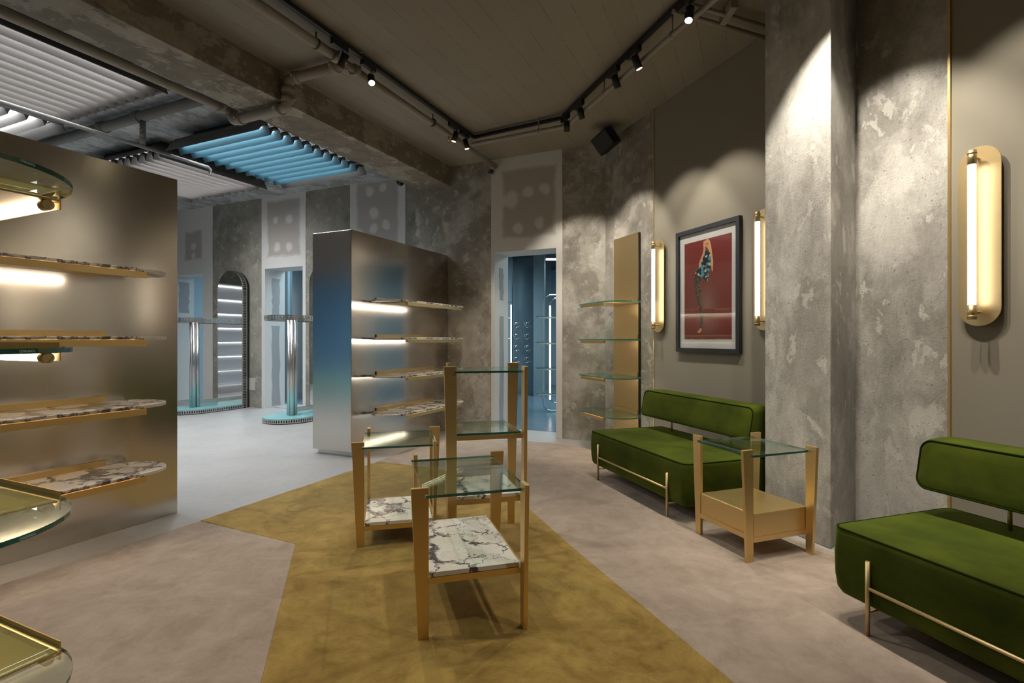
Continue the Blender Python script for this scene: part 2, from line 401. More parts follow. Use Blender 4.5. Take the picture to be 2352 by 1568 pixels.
pb = p1+CN*.5; pe = p3+CN*.1
struct(MB().prism([tuple(p[:2]) for p in (p1, p2, p3, pe, pb)], 0, ZR).bevel(.006, 2).build('wall_right_column', 'pier_con'))
# the rest of the shell, behind and beside the camera
m = MB(); m.box(-.1, .17, 1.62, 12, 0, ZL); m.box(-4.5, -.1, 1.62, 1.82, 0, ZR)
struct(m.build('wall_front', 'wall_con', rotz=TA))
struct(MB().box(-4.5, -4.3, -7, 1.7, 0, ZR).build('wall_behind', 'taupe', rotz=TA))
struct(MB().box(-.1, AF+.02, 11.6, 11.8, 0, ZL).build('wall_left', 'far_con', rotz=TA))
# back rooms
m = MB(); m.box(AF+.45, 14, 11.2, 11.4, 0, 3.3); m.box(14, 14.2, -1, 11.4, 0, 3.3); m.box(AW+.4, 14, -1, -.8, 0, 3.3); m.box(AF+.45, 14, 5.4, 5.5, 0, 3.3)
struct(m.build('wall_back_room', 'aqua_w', rotz=TA))
m = MB(); m.box(AF+T2-.01, 14.2, 4.5, 11.4, 3.25, 3.4); m.box(AW+T-.01, 14.2, -1, 4.5, 3.25, 3.4)
struct(m.build('ceiling_back_room', 'grey_metal', rotz=TA))

# ------------------------------------------------------------------ carpets
def fp(px, py): y = F*H/(py-CY); return (kpx(px)*y, y)
yel = [fp(868, 1062), fp(460, 1198), fp(678, 1252), fp(640, 1411), fp(600, 1568)]
d = (Vector(yel[4])-Vector(yel[2])).normalized(); yel[4] = tuple(Vector(yel[2])+d*3.4)
r1, r2 = Vector(fp(1310, 1255)), Vector(fp(1680, 1568)); d2 = (r2-r1).normalized()
yel += [tuple(r1+d2*3.2), tuple(r1), fp(1212, 1168), fp(1100, 1104), fp(1010, 1078), fp(955, 1071)]
yel.pop(3)
def subdiv(poly, n=5):
    out = []
    for i, p in enumerate(poly):
        q = poly[(i+1) % len(poly)]
        for k in range(n): out.append((p[0]+(q[0]-p[0])*k/n, p[1]+(q[1]-p[1])*k/n))
    return out
o = MB().prism(subdiv(yel), .001, .011).bevel(.004, 2, 60).build('carpet', 'yellow')
tag(o, 'ochre yellow star-shaped carpet under the three brass display tables', 'carpet')
pk = [fp(868, 1062), fp(905, 1045), fp(960, 1027), fp(1020, 1015), fp(1100, 1009.5), fp(1200, 1013.5), fp(1262, 1018), fp(1320, 1025), fp(1368, 1036), fp(1440, 1056)]
pr_ = [tuple((Vector(fp(1903, 1268))+C.to_2d()*s)) for s in (-.9, -.28, 0, 1.0, 2.2, 5.0)]
pr_ = [fp(1560, 1105), fp(1700, 1170), fp(1801, 1231), fp(1900, 1266)] + [tuple(Vector(fp(1903, 1268))+C.to_2d()*s+CN.to_2d()*min(.3, s*.2)) for s in (.6, 1.6, 3.0, 5.4)]
pk += pr_
pk += [tuple(ab(-2.5, -1.5)[:2]), tuple(ab(-2.5, 1.2)[:2])]
l1, l2 = Vector(fp(0, 1346)), Vector(fp(460, 1199))
dl = (l1-l2).normalized()
pkl = [tuple(l2), tuple(l2+dl*2.4)]
# right pink field (from the apex round to the yellow right edge) and left pink field
rp = pk[:-2] + [yel[4]] + yel[5:]
o = MB().prism(rp, .001, .009).build('carpet', 'pink')
tag(o, 'dusty pink carpet in front of the green sofas', 'carpet')
lb = (l2+dl*2).dot(B.to_2d())
lp = [tuple(l2), yel[2], yel[3], tuple(ab(-2.5, 1.0)[:2]), tuple(ab(-2.5, 1.58)[:2]), tuple(ab(.19, 1.58)[:2]), tuple(ab(.19, lb)[:2])]
o = MB().prism(lp, .001, .009).build('carpet', 'pink')
tag(o, 'dusty pink carpet in the left foreground below the glass shelves', 'carpet')

# ------------------------------------------------------------------ steel partitions
def partition(a0, a1, b0, b1, label):
    t = thing('partition', label, 'partition', ab(a0, b0), TA)
    MB().box(0, a1-a0, 0, b1-b0, .055, 2.497).bevel(.003, 1).build('body', 'steel', t)
    MB().box(.04, a1-a0-.04, .012 if False else .0005, b1-b0-.05, 0, .056).build('plinth', 'satin', t)
    return t
c2 = Vector((-1.757, 5.76, 0)); c1 = Vector((-2.502, 3.942, 0))
A2, B2 = c2.dot(A), c2.dot(B); A1, B1 = c1.dot(A), c1.dot(B)
partition(A2, AW-.01, B2, B2+.563, 'tall brushed steel partition standing against the back wall pier')
t = thing('partition', 'tall brushed steel partition at the left edge carrying marble shelves', 'partition', ab(.22, B1), TA)
MB().box(0, A1-.22, 0, .56, 0, 2.49).bevel(.003, 1).build('body', 'steel', t)
t = None

# shelf: local x runs along the panel, local -y is out into the room, y=0 the face; z=0 underside of slab
def shelf(name, label, cat, loc, rotz, w, d, slab, group, mat='brass', edge='edge', clip=None, tm='tube_shelf', lo=-.04, hi=-.0015):
    t = thing(name, label, cat, loc, rotz, group)
    st = stadium(0, w, -d, -.004) if clip is None else stadium(clip[0], clip[1], -d, -.004)
    if slab == 'marble':
        MB().prism(st, 0, .02).bevel(.003, 2, 60).build('slab', 'marble', t)
    else:
        g = MB().prism(st, 0, .012, 0, 1).build('glass', ['glass', edge], t)
    MB().box(0, w, -d+.004, -.004, -.006, -.001).build('tray', mat, t)
    m = MB().box(0, w, -.016, -.004, .013 if slab != 'marble' else .0205, .058); m.build('upstand', mat, t)
    MB().box(0, w, -d-.004, -d-.0005, lo, hi).build('front_strip', mat, t)
    MB().tube([(.035, -d+.022, -.018), (w-.035, -d+.022, -.018)], .011, 12).build('tube', tm, t)
    for x in (.02, w-.02):
        MB().tube([(x-.014, -d+.022, -.019), (x+.014, -d+.022, -.019)], .0145, 14).build('tube_cap', 'brass_l', t)
    return t
ZS = [.44, .865, 1.295, 1.72]
nm = ['lowest', 'second lowest', 'second highest', 'highest']
# the face of both partitions looks towards -B, so local x = A and local -y = -B
for z, n in zip(ZS, nm):
    shelf('marble_shelf', f'{n} marble shelf with brass edge on the far steel partition', 'shelf', ab(A2+.41, B2, z), TA, 1.2, .45, 'marble', 'marble shelves on the far partition', mat='brass_l')
for z, n in zip(ZS, nm):
    shelf('marble_shelf', f'{n} marble shelf with brass edge on the left steel partition', 'shelf', ab(A1-.49-1.2, B1, z), TA, 1.2, .45, 'marble', 'marble shelves on the left partition')
# foreground glass shelves on a brass panel (the panel is out of frame to the left), facing +A
R = Vector((-1.270, 1.478, 0)); TG = TA+PI/2        # local x = B, local -y = A
aR, bR = R.dot(A), R.dot(B)
t = thing('brass_panel', 'tall brass panel carrying the foreground glass shelves', 'panel', ab(aR-.6, bR), TG)
MB().box(0, .55, 0, .02, 0, 2.5).build('panel_sheet', 'brass', t); MB().box(.01, .54, .02, .015+.02, 0, 2.49).build('backing', 'black', t)
for z, n in zip([.433, .854, 1.272, 1.697], ['bottom', 'third from top', 'second from top', 'topmost']):
    t = shelf('glass_shelf', f'{n} rounded glass shelf with brass edge at the left foreground', 'shelf', ab(aR-.6, bR, z-.006), TG, .55, .6, 'glass', 'foreground glass shelves', tm='tube_fore', lo=-.028, hi=.024)
    # factory stamp etched on the rim, upside down
    cu = bpy.data.curves.new('lettering', 'FONT'); cu.body = 'TEMPERED'; cu.size = .0085; cu.extrude = .0002
    o = bpy.data.objects.new('lettering', cu); COL.objects.link(o); o.parent = t
    M.setdefault('etch', plain('etched_white', (.45, .6, .58), .6)); cu.materials.append(M['etch'])
    th = math.radians(205)                          # angle on the rounded end (centre x=0,y=-.3, radius .3)
    cxn, cyn = -.0, -.302; rr = .3005
    o.location = (cxn+rr*math.cos(th), cyn+rr*math.sin(th), .0095)
    nrm = Vector((math.cos(th), math.sin(th), 0)); tx = Vector((0, 0, 1)).cross(nrm)
    o.matrix_local = Matrix.Translation((cxn+rr*math.cos(th), cyn+rr*math.sin(th), .0095)) @ Matrix((( -tx.x, 0, nrm.x, 0), (-tx.y, 0, nrm.y, 0), (0, -1, 0, 0), (0, 0, 0, 1)))
    bpy.context.view_layer.update()
    me = bpy.data.meshes.new_from_object(o); o2 = bpy.data.objects.new('lettering', me); COL.objects.link(o2); o2.parent = t
    o2.matrix_local = o.matrix_local.copy(); bpy.data.objects.remove(o); bpy.data.curves.remove(cu)

# right wall shelf unit
sl, sr = s_at(1411, .02), s_at(1467, .02)
t = thing('brass_panel', 'narrow tall brass wall panel with black back between doorway and sofa', 'panel', cw(sl), TC)
MB().box(0, sr-sl, -.026, -.018, 0, 2.5).build('panel_sheet', 'brass_d', t); MB().box(.004, sr-sl+.012, -.018, 0, 0, 2.495).build('backing', 'black', t)
for z, n in zip([.44, .865, 1.285, 1.70], nm):
    shelf('glass_shelf', f'{n} small glass shelf on the narrow brass wall panel', 'shelf', cw(sl, -.026, z), TC, sr-sl, .45, 'glass', 'glass shelves on the wall panel', mat='brass_d', edge='edge_l', lo=-.034)

# ------------------------------------------------------------------ brass and glass display tables
def plate(m, wz, org, wd, td, th, mi=0):
    org, wd, td = Vector(org), Vector(wd), Vector(td)
    m.prism(wz, 0, th, mi, f=lambda x, y, z: tuple(org+wd*x+td*z+Vector((0, 0, y))))
def table(name, label, loc, deg, W, L, hgt, shelves, drawer=False, cat='table', group=None):
    t = thing(name, label, cat, loc, math.radians(deg), group)
    zg = hgt-.041; th = .02
    wz = [(0, 0), (.046, 0), (.076, hgt), (0, hgt), (0, zg+.0135), (.0165, zg+.0135), (.0165, zg-.0005), (0, zg-.0005)]
    for org, wd, td in (((0, 0, 0), (-1, 0, 0), (0, 1, 0)), ((W, 0, 0), (0, -1, 0), (-1, 0, 0)),
                        ((W, L, 0), (1, 0, 0), (0, -1, 0)), ((0, L, 0), (0, 1, 0), (1, 0, 0))):
        m = MB(); plate(m, wz, org, wd, td, th); m.bevel(.0012, 1).build('leg', 'brass', t)
    e = .014
    MB().box(-e, W+e, -e, L+e, zg, zg+.012).bevel(.002, 1)
    m = MB(); g = .0015
    pts = [(-e, -e), (W+e, -e), (W+e, L+e), (-e, L+e)]
    m.prism(pts, zg, zg+.012, 0, 1).build('glass_top', ['glass', 'edge'], t)
    for kind, zz in shelves:
        m = MB(); m.box(.0, W, .0, .014, zz-.028, zz); m.box(0, W, L-.014, L, zz-.028, zz); m.box(0, .014, .014, L-.014, zz-.028, zz); m.box(W-.014, W, .014, L-.014, zz-.028, zz)
        m.build('shelf_frame', 'brass', t)
        if kind == 'marble': MB().box(.003, W-.0225, .0225 if False else .003, L-.003, zz+.0005, zz+.022).bevel(.0015, 1).build('marble_shelf', 'marble', t)
        if kind == 'glass': MB().prism([(.002, .002), (W-.022, .002), (W-.022, L-.002), (.002, L-.002)], zz+.0005, zz+.013, 0, 1).build('glass_shelf', ['glass', 'edge'], t)
    if drawer:
        MB().box(.004, W-.004, .002, L-.002, .1435, .277).bevel(.001, 1).build('drawer_case', 'brass', t)
        MB().box(.0, W, 0, L, .112, .143).build('shelf_frame', 'brass', t)
        MB().box(-.002, .0035, .024, L-.024, .152, .2745).bevel(.001, 1).build('drawer_front', 'brass', t)
    return t
gp = 'brass and glass display tables'
table('display_table', 'front brass display table with large veined marble shelf', (-.357, 2.263, .010), 16, .43, .66, .65, [('marble', .262)])
table('display_table', 'small brass display table at left with low marble shelf', (-.915, 3.262, .010), 13.3, .44, .51, .65, [('marble', .128)])
table('display_table', 'tall three-tier brass display table with two glass levels', (-.330, 3.15, .010), 14, .42, .455, 1.125, [('marble', .322), ('glass', .708)])
table('side_table', 'brass side table with drawer box between the two green sofas', (1.398, 3.048, .008), 20, .42, .455, .65, [], True)

# ------------------------------------------------------------------ sofas
def cushion(m, x0, x1, prof, r=.045):               # prof: (y,z) outline, extruded along x
    m.prism(prof, x0, x1, f=lambda x, y, z: (z, x, y)); m.bevel(r, 5)
def sofa(label, loc, rotz):
    # local x along the front (towards the camera), local y into the wall, origin = front face, left end
    t = thing('sofa', label, 'sofa', loc, rotz)
    Ls = 1.44
    def rrect(x0, x1, y0, y1, r_, n=7):
        return arc(x0+r_, y0+r_, r_, PI, 1.5*PI, n)+arc(x1-r_, y0+r_, r_, 1.5*PI, 2*PI, n)+arc(x1-r_, y1-r_, r_, 0, PI/2, n)+arc(x0+r_, y1-r_, r_, PI/2, PI, n)
    m = MB(); lv = [(.11, .035), (.118, .015), (.14, .003), (.20, -.004), (.30, -.006), (.39, -.002), (.410, .001), (.4185, .008), (.421, .02), (.424, .06), (.428, .20)]
    rings = []
    for z, ins in lv: rings.append([m.b.verts.new((x, y, z)) for x, y in rrect(ins, Ls-ins, ins, .80-ins, max(.02, .052-ins*.2))])
    for a_, b_ in zip(rings, rings[1:]):
        for k in range(len(a_)): f = m.b.faces.new([a_[k], a_[(k+1) % len(a_)], b_[(k+1) % len(a_)], b_[k]]); f.smooth = True
    m.b.faces.new(rings[0][::-1]); m.b.faces.new(rings[-1])
    so = m.build('seat_cushion', 'velvet', t)
    MB().tube([(x, y, .4165) for x, y in rrect(.0045, Ls-.0045, .0045, .7955, .048, 8)], .0042, 8, closed=True).build('piping', 'piping', so)
    hb = .245
    def bmap(x, w_, d_): k = w_/hb; return (x, (.552+.048*k)*(1-d_)+(.715+.085*k)*d_, .545+w_)
    m = MB(); lv = [(0, .03), (.0, .012), (.03, .001), (.10, -.004), (.5, -.006), (.9, -.003), (.97, .002), (1.0, .012), (1.0, .03)]
    lv = [(-.02, .06), (-.008, .018), (.02, .004), (.10, -.001), (.5, -.005), (.9, -.002), (.97, .003), (1.0, .014), (1.01, .05)]
    rings = []
    for d_, ins in lv: rings.append([m.b.verts.new(bmap(x, w_, d_)) for x, w_ in rrect(ins, Ls-ins, ins, hb-ins, .05)])
    for a_, b_ in zip(rings, rings[1:]):
        for k in range(len(a_)): f = m.b.faces.new([a_[k], a_[(k+1) % len(a_)], b_[(k+1) % len(a_)], b_[k]]); f.smooth = True
    m.b.faces.new(rings[0][::-1]); m.b.faces.new(rings[-1])
    bo = m.build('back_cushion', 'velvet', t)
    MB().tube([bmap(x, w_, .006) for x, w_ in rrect(.006, Ls-.006, .006, hb-.006, .05, 8)], .0042, 8, closed=True).build('piping', 'piping', bo)
    for x in (.19, Ls-.19):
        MB().tube([(x, -.014, .0), (x, -.014, .322)], .0095, 12).build('leg', 'brass_l', t)
        MB().tube([(x, .76, .0), (x, .76, .11)], .0095, 12).build('leg', 'brass_l', t)
        MB().tube([(x, -.014, .098), (x, .76, .098)], .006, 10).build('crossbar', 'brass_l', t)
        MB().tube([(x+.14 if x < .5 else x-.14, .68, .415), (x+.14 if x < .5 else x-.14, .68, .56)], .009, 12).build('back_post', 'brass_l', t)
    MB().tube([(.19, -.014, .205), (Ls-.19, -.014, .205)], .0075, 12).build('front_bar', 'brass_l', t)
    return t
TD = math.atan2(-.948, .317)
s1 = sofa('green velvet sofa under the framed picture', (.742, 5.016, .009), TD)
dup(s1, (1.502, 2.479, .009), TD, 'green velvet sofa in the right foreground under the near wall light')

# ------------------------------------------------------------------ wall lights and picture
def sconce(label, s):
    t = thing('wall_light', label, 'wall light', cw(s, 0, 1.37), TC, 'brass wall lights')
    m = MB(); z0, z1, w2 = .1, .875, .1
    prof = arc(0, z1, w2, 0, PI, 20)+arc(0, z0, w2, PI, 2*PI, 20)
    m.prism(prof, -.046, -.041, f=lambda x, y, z: (x, z, y)); m.build('plate', 'brass_l', t)
    MB().box(-.05, .05, -.041, -.008, .2, .76).build('wall_bracket', 'brass_l', t)
    MB().tube([(0, -.105, .105), (0, -.105, .875)], .0185, 18).build('tube', 'tube_sconce', t)
    for za, zb in ((.035, .112), (.868, .945)):
        m = MB(); m.tube([(0, -.105, za), (0, -.105, zb)], .0205, 18)
        lo = za+.012 if za < .5 else zb-.02; m.tube([(0, -.105, lo), (0, -.105, lo+.008)], .0225, 18); m.build('tube_cap', 'brass_l', t)
        zc = (za+zb)/2; MB().tube([(0, -.085, zc), (0, -.045, zc)], .007, 10).build('arm', 'brass_l', t)
    return t
w1 = sconce('brass wall light left of the framed picture', -1.378+.02)
dup(w1, cw(.03, 0, 1.37), TC, 'brass wall light half hidden by the concrete column')
dup(w1, cw(1.50, 0, 1.37), TC, 'large near brass wall light on the right taupe panel')
dup(w1, cw(2.92, 0, 1.37), TC, 'brass wall light beyond the right edge of the photo')

sa, sb = s_at(1552, .045), s_at(1697.5, .045); za, zb_ = 1.172, 2.352
t = thing('framed_picture', 'black framed fashion photograph on red hanging above the sofa', 'picture', cw(sa, 0, za), TC)
Wf, Hf = sb-sa, zb_-za; f_ = .04
m = MB(); m.box(0, Wf, -.045, -.009, 0, f_); m.box(0, Wf, -.045, -.009, Hf-f_, Hf); m.box(0, f_, -.045, -.009, f_, Hf-f_); m.box(Wf-f_, Wf, -.045, -.009, f_, Hf-f_)
m.build('frame', 'frame_black', t)
M['mat_board'] = plain('white_mount', (.72, .72, .70), .8)
MB().box(f_, Wf-f_, -.022, -.016, f_, Hf-f_).build('mount', 'mat_board', t)
MB().box(f_, Wf-f_, -.033, -.031, f_, Hf-f_).build('picture_glass', 'glass_pic', t)
px0, px1, pz0, pz1 = .108, Wf-.108, .125, Hf-.125
M['print'] = NT('red_print'); q = M['print']
xx = q.xyz(); g = q.ramp(q.math('MULTIPLY', xx[2], 1/Hf), [(.1, (.16, .018, .010)), (.26, (.26, .03, .02)), (.34, (.20, .026, .016)), (.6, (.23, .022, .012)), (.95, (.25, .022, .010))])
M['print'] = q.fin(base=q.mix(q.noise(2), g, q.mix(.3, g, (.1, .02, .015))), rough=.5)
pr = MB().box(px0, px1, -.0235, -.022, pz0, pz1).build('print', 'print', t)
def fig(pts):                                       # points read on an enlarged view of the print
    out = []
    for x, y in pts:
        fx = (x-275)/418; tp = 383-103*fx; bt = 1260+8*fx; fy = (y-tp)/(bt-tp)
        out.append((px0+(px1-px0)*fx, pz1-(pz1-pz0)*fy))
    return out
M['skin'] = plain('print_skin', (.70, .36, .20), .6); M['hair'] = plain('print_hair', (.74, .42, .16), .6)
q = NT('print_floral'); M['floral'] = q.fin(base=q.ramp(q.vor(38, out=1), [(0, (.015, .02, .03)), (.38, (.08, .33, .42)), (.55, (.012, .015, .02)), (.72, (.6, .58, .52)), (.85, (.02, .10, .16))], 'CONSTANT'), rough=.6)
q = NT('print_snakeskin'); M['snake'] = q.fin(base=q.ramp(q.vor(60), [(0, (.55, .34, .18)), (.28, (.14, .08, .05)), (.5, (.02, .015, .012))]), rough=.6)
M['lines'] = plain('print_line', (.30, .09, .05), .6); M['facedark'] = plain('print_dark', (.05, .02, .015), .6)
def flat(name, mat, pts, lift, raw=False):
    MB().prism(fig(pts), -.0238-lift, -.0236-lift+.0001, f=lambda x, y, z: (x, z, y)).build(name, mat, pr)
flat('printed_skirting', 'lines', [(275, 985), (693, 977), (693, 984), (275, 991)], .0001)
flat('printed_floor_line', 'lines', [(275, 1223), (693, 1224), (693, 1240), (275, 1236)], .0001)
flat('printed_hair', 'hair', [(468, 352), (480, 338), (500, 334), (512, 350), (522, 390), (530, 450), (541, 540), (538, 625), (530, 640), (520, 560), (508, 470), (495, 420), (470, 400)], .0002)
flat('printed_trousers', 'snake', [(378, 655), (432, 680), (426, 760), (430, 860), (441, 960), (446, 1060), (452, 1120), (440, 1170), (425, 1170), (425, 1060), (410, 960), (388, 860), (372, 760), (370, 690)], .0003)
flat('printed_foot', 'skin', [(425, 1160), (440, 1165), (436, 1190), (418, 1206), (402, 1200), (400, 1188), (415, 1180)], .0004)
flat('printed_top', 'floral', [(488, 425), (505, 440), (524, 485), (520, 570), (510, 640), (488, 735), (432, 685), (378, 658), (388, 620), (412, 598), (438, 570), (430, 545), (446, 515), (470, 460)], .0004)
flat('printed_arm', 'skin', [(458, 352), (466, 350), (470, 390), (474, 430), (466, 470), (446, 520), (434, 560), (440, 578), (430, 596), (414, 590), (413, 565), (428, 520), (448, 470), (456, 430), (454, 380)], .0005)
flat('printed_face', 'skin', [(470, 358), (486, 345), (500, 352), (504, 380), (498, 405), (488, 420), (476, 405), (470, 385)], .0005)
flat('printed_eyes', 'facedark', [(474, 378), (499, 374), (500, 380), (475, 384)], .0006)
flat('printed_mouth', 'facedark', [(481, 404), (492, 402), (491, 407), (482, 408)], .0006)

# ------------------------------------------------------------------ ceiling: louvre lights
def louvre(label, a0, b0, along, blue=False):       # 1.5 m square, blades run along 'A' or 'B'
    rot = TA if along == 'A' else TA+PI/2
    a0 *= 1.07; b0 *= 1.07; loc = ab(a0, b0, 3.761) if along == 'A' else ab(a0+1.605, b0, 3.761)
    t = thing('louvre_light', label, 'ceiling light', loc, rot, 'square louvre ceiling lights')
    n = 10; S = 1.605; p = S/n; mat = 'blade_blue' if blue else 'blade'
    v = .052; dp = .115
    for i in range(n):
        y = p*(i+.5)
        poly = [(y-v, 0), (y, -dp), (y+v, 0), (y+v-.004, 0), (y, -dp+.012), (y-v+.004, 0)]
        MB().prism(poly, .0, S, f=lambda x, yy, z: (z, x, yy)).build('blade', mat, t)
    for i in range(n+1):
        y = p*i
        if i == 0: y = .012
        if i == n: y = S-.012
        MB().tube([(.10, y, -.012), (S-.10, y, -.012)], .013, 8).build('tube', 'tube_cool', t)
        MB().box(.0, S, y-.024, y+.024, .004, .008).build('reflector', 'blade', t)
        m = MB()
        for x in (.05, S-.05): m.tube([(x-.05, y, -.012), (x+.05, y, -.012)], .017, 8)
        m.build('lamp_holder', 'grey_metal', t)
    m = MB()
    for y0 in (-.03, S+.005): m.box(-.02, S+.02, y0, y0+.025, -.02, .03)
    for x0 in (-.03, S+.005): m.box(x0, x0+.025, -.03, S+.03, .0, .03)
    m.build('frame', 'grey_metal', t)
    for sg, y0 in ((-1, -.03), (1, S+.03)):
        poly = [(y0, .03), (y0+sg*.0, -.02), (y0+sg*.07, -.12), (y0+sg*.075, -.115), (y0+sg*.006, .0), (y0+sg*.006, .03)]
        MB().prism(poly, -.02, S+.02, f=lambda x, yy, z: (z, x, yy)).build('flange', 'grey_metal', t)
    MB().box(.15, S-.15, .15, S-.15, .06, ZL-3.761).build('housing', 'dark', t)
    MB().box(0, S, 0, S, .03, .06).build('backplate', 'dark', t)
    return t
louvre('louvre light with pale lengthwise blades at the top left corner of the photo', 1.49, 4.86, 'A')
louvre('small visible louvre light with glowing tubes above the left partition', 1.50, 6.62, 'B')
louvre('blue louvre light nearest the ceiling beam', 4.0, 4.72, 'B', True)
louvre('louvre light with pale blades above the doorways, beside the blue one', 4.02, 6.58, 'A')

# ------------------------------------------------------------------ pipes
def coupling(m, p, d, r, mi=0):
    p = Vector(p); d = Vector(d).normalized()
    m.tube([p-d*.028, p+d*.028], r*1.22, 14, mi)
    side = d.cross(Vector((0, 0, 1))) if abs(d.z) < .8 else Vector((1, 0, 0))
    side.normalize()
    for sg in (-1, 1):
        c = p+side*sg*r*1.35; m.tube([c-d*.012, c+d*.012], r*.32, 8, mi)
        u = side.cross(d); m.tube([c-u*.03, c+u*.03], .006, 6, mi)
def bend(a, b, c, r=.07, n=5):                      # fillet corner b
    a, b, c = map(Vector, (a, b, c)); p, q_ = b+(a-b).normalized()*r, b+(c-b).normalized()*r
    return [p+(b-p)*2*t*(1-t)*1.0*0+((1-t)**2*p+2*t*(1-t)*b+t*t*q_-p) for t in [i/n for i in range(n+1)]]
t = thing('sprinkler_pipe', 'thick beige pipe running along the ceiling and stepping down under the beam', 'pipe', ab(3.5, 3.2, 0), 0)
org = t.location.copy()
def rel(v): return Vector(v)-org
pz = 3.675; pb_ = 3.20
MB().tube([rel(ab(.18, pb_, pz)), rel(ab(3.45, pb_, pz))], .040, 16).build('pipe_run', 'pipe', t)
MB().tube([rel(ab(3.45, pb_, pz)), rel(ab(AW+.02, pb_+.03, pz))], .033, 16).build('pipe_run', 'pipe', t)
ah = 3.54; bd = 3.955-.065; bu = 4.56; zu = 3.425
pts = [ab(ah, pb_, pz)]+bend(ab(ah, pb_, pz), ab(ah, bd, pz), ab(ah, bd, zu))+bend(ab(ah, bd, pz), ab(ah, bd, zu), ab(ah, bu, zu))+bend(ab(ah, bd, zu), ab(ah, bu+.06, zu), ab(ah, bu+.06, zu+.12), .05)+[ab(ah, bu+.06, 3.53)]
MB().tube([rel(p) for p in pts], .045, 16).build('pipe_bend', 'pipe', t)
MB().tube([rel(ab(.18, bu+.06, 3.51)), rel(ab(ah+.03, bu+.06, 3.51))], .040, 16).build('pipe_run', 'pipe', t)
m = MB()
for p, d_, r_ in ((ab(ah-.14, pb_, pz), A, .04), (ab(ah+.12, pb_, pz), A, .04), (ab(ah, pb_+.12, pz), B, .045), (ab(ah, bd-.12, pz), B, .045), (ab(ah, bd, pz-.09), Vector((0, 0, 1)), .045),
                 (ab(ah, bd, zu+.075), Vector((0, 0, 1)), .045), (ab(ah, bd+.1, zu), B, .045), (ab(ah, bu-.05, zu), B, .045), (ab(ah-.12, bu+.06, 3.51), A, .04)):
    m = MB(); coupling(m, rel(p), d_, r_); m.build('coupling', 'pipe', t)
for a_ in (2.3, 3.2, 4.9):
    m = MB()
    m.tube([rel(ab(a_, pb_, ZR)), rel(ab(a_, pb_, pz+.04))], .006, 6); m.tube([rel(ab(a_-.008, pb_, pz)), rel(ab(a_+.008, pb_, pz))], .045, 14); m.build('hanger', 'grey_metal', t)
m = MB()
m.tube([rel(ab(ah-.07, bd+.02, zu+.05)), rel(ab(ah-.07, bd+.02, zu+.2))], .007, 6);
m.build('hanger', 'grey_metal', t)
m = MB(); sp_ = rel(ab(5.25, pb_+.01, pz-.03)); m.tube([sp_, sp_-Vector((0, 0, .06))], [.016, .01], 10); m.tube([sp_-Vector((0, 0, .06)), sp_-Vector((0, 0, .085))], [.004, .013], 10); m.build('sprinkler_head', 'brass', t)

t = thing('conduit', 'thin beige conduit following the black lighting track along the ceiling', 'pipe', ab(5.5, 3.0, 0), 0); org = t.location.copy()
q1 = Vector(((-.473), 6.29, 3.62)); q2 = Vector((.60, 5.74, 3.62)); q3 = Vector((1.384, 3.60, 3.62)); q4 = q3+(q3-q2).normalized()*3
MB().tube([rel(p) for p in [q1, q1+(q2-q1)*.5]+bend(q1, q2, q4, .06)+[q3, q4]], .024, 12).build('pipe_run', 'pipe', t)
for p in (q1+(q2-q1)*.72, q2+(q3-q2)*.35, q2+(q3-q2)*.8):
    m = MB(); m.tube([rel(p), rel((p.x, p.y, ZR))], .006, 6); m.ball(rel(p), .032, 10); m.build('hanger', 'pipe', t)
t = thing('conduit', 'pair of thin conduits crossing the ceiling towards the concrete column', 'pipe', (1.5, 4, 0), 0); org = t.location.copy()
for (x0, y0, x1, y1, z) in ((1.22, 3.78, 2.02, 4.10, 3.715), (1.18, 3.86, 2.06, 4.22, 3.70)):
    MB().tube([rel((x0, y0, z)), rel((x1, y1, z))], .017, 10).build('pipe_run', 'pipe', t)
m = MB(); m.box(.08, .13, -.20, .02, 3.69, 3.76); m.build('bracket', 'pipe', t)
def leftpipe(label, pts, r, mat, cps=(), dr=A):
    t = thing('ceiling_pipe', label, 'pipe', (pts[0][0], pts[0][1], 0), 0); o_ = t.location.copy()
    MB().tube([Vector(p)-o_ for p in pts], r, 14).build('pipe_run', mat, t)
    if cps:
        for c in cps: m = MB(); coupling(m, Vector(c)-o_, dr, r); m.build('coupling', mat, t)
    return t
leftpipe('thick grey pipe crossing the left ceiling between the louvre lights', [ab(3.71, 4.75, 3.84), ab(3.71, 10.9, 3.84)], .058, 'pipe_grey', [ab(3.71, 6.4, 3.84), ab(3.71, 7.1, 3.84)], B)
leftpipe('thin grey conduit crossing the left ceiling close to the pale louvre light', [ab(3.50, 4.6, 3.905), ab(3.50, 10.9, 3.905)], .02, 'pipe_grey')
t = leftpipe('thin grey sprinkler pipe hanging low between the louvre lights', [ab(.3, 6.33, 3.49), ab(4.50, 6.33, 3.49), ab(4.53, 6.33, 3.47), ab(4.53, 6.33, 3.43)], .021, 'pipe_grey')
o_ = t.location.copy()
m = MB(); m.tube([ab(3.71, 6.33, 3.79)-o_, ab(3.71, 6.33, 3.51)-o_], .028, 10); [m.tube([ab(3.71, 6.33, 3.56+.03*k)-o_, ab(3.71, 6.33, 3.572+.03*k)-o_], .034, 10) for k in range(7)]; m.build('riser', 'pipe_grey', t)
m = MB(); m.tube([ab(4.53, 6.33, 3.43)-o_, ab(4.53, 6.33, 3.40)-o_], [.018, .008], 8); m.build('sprinkler_head', 'chrome', t)

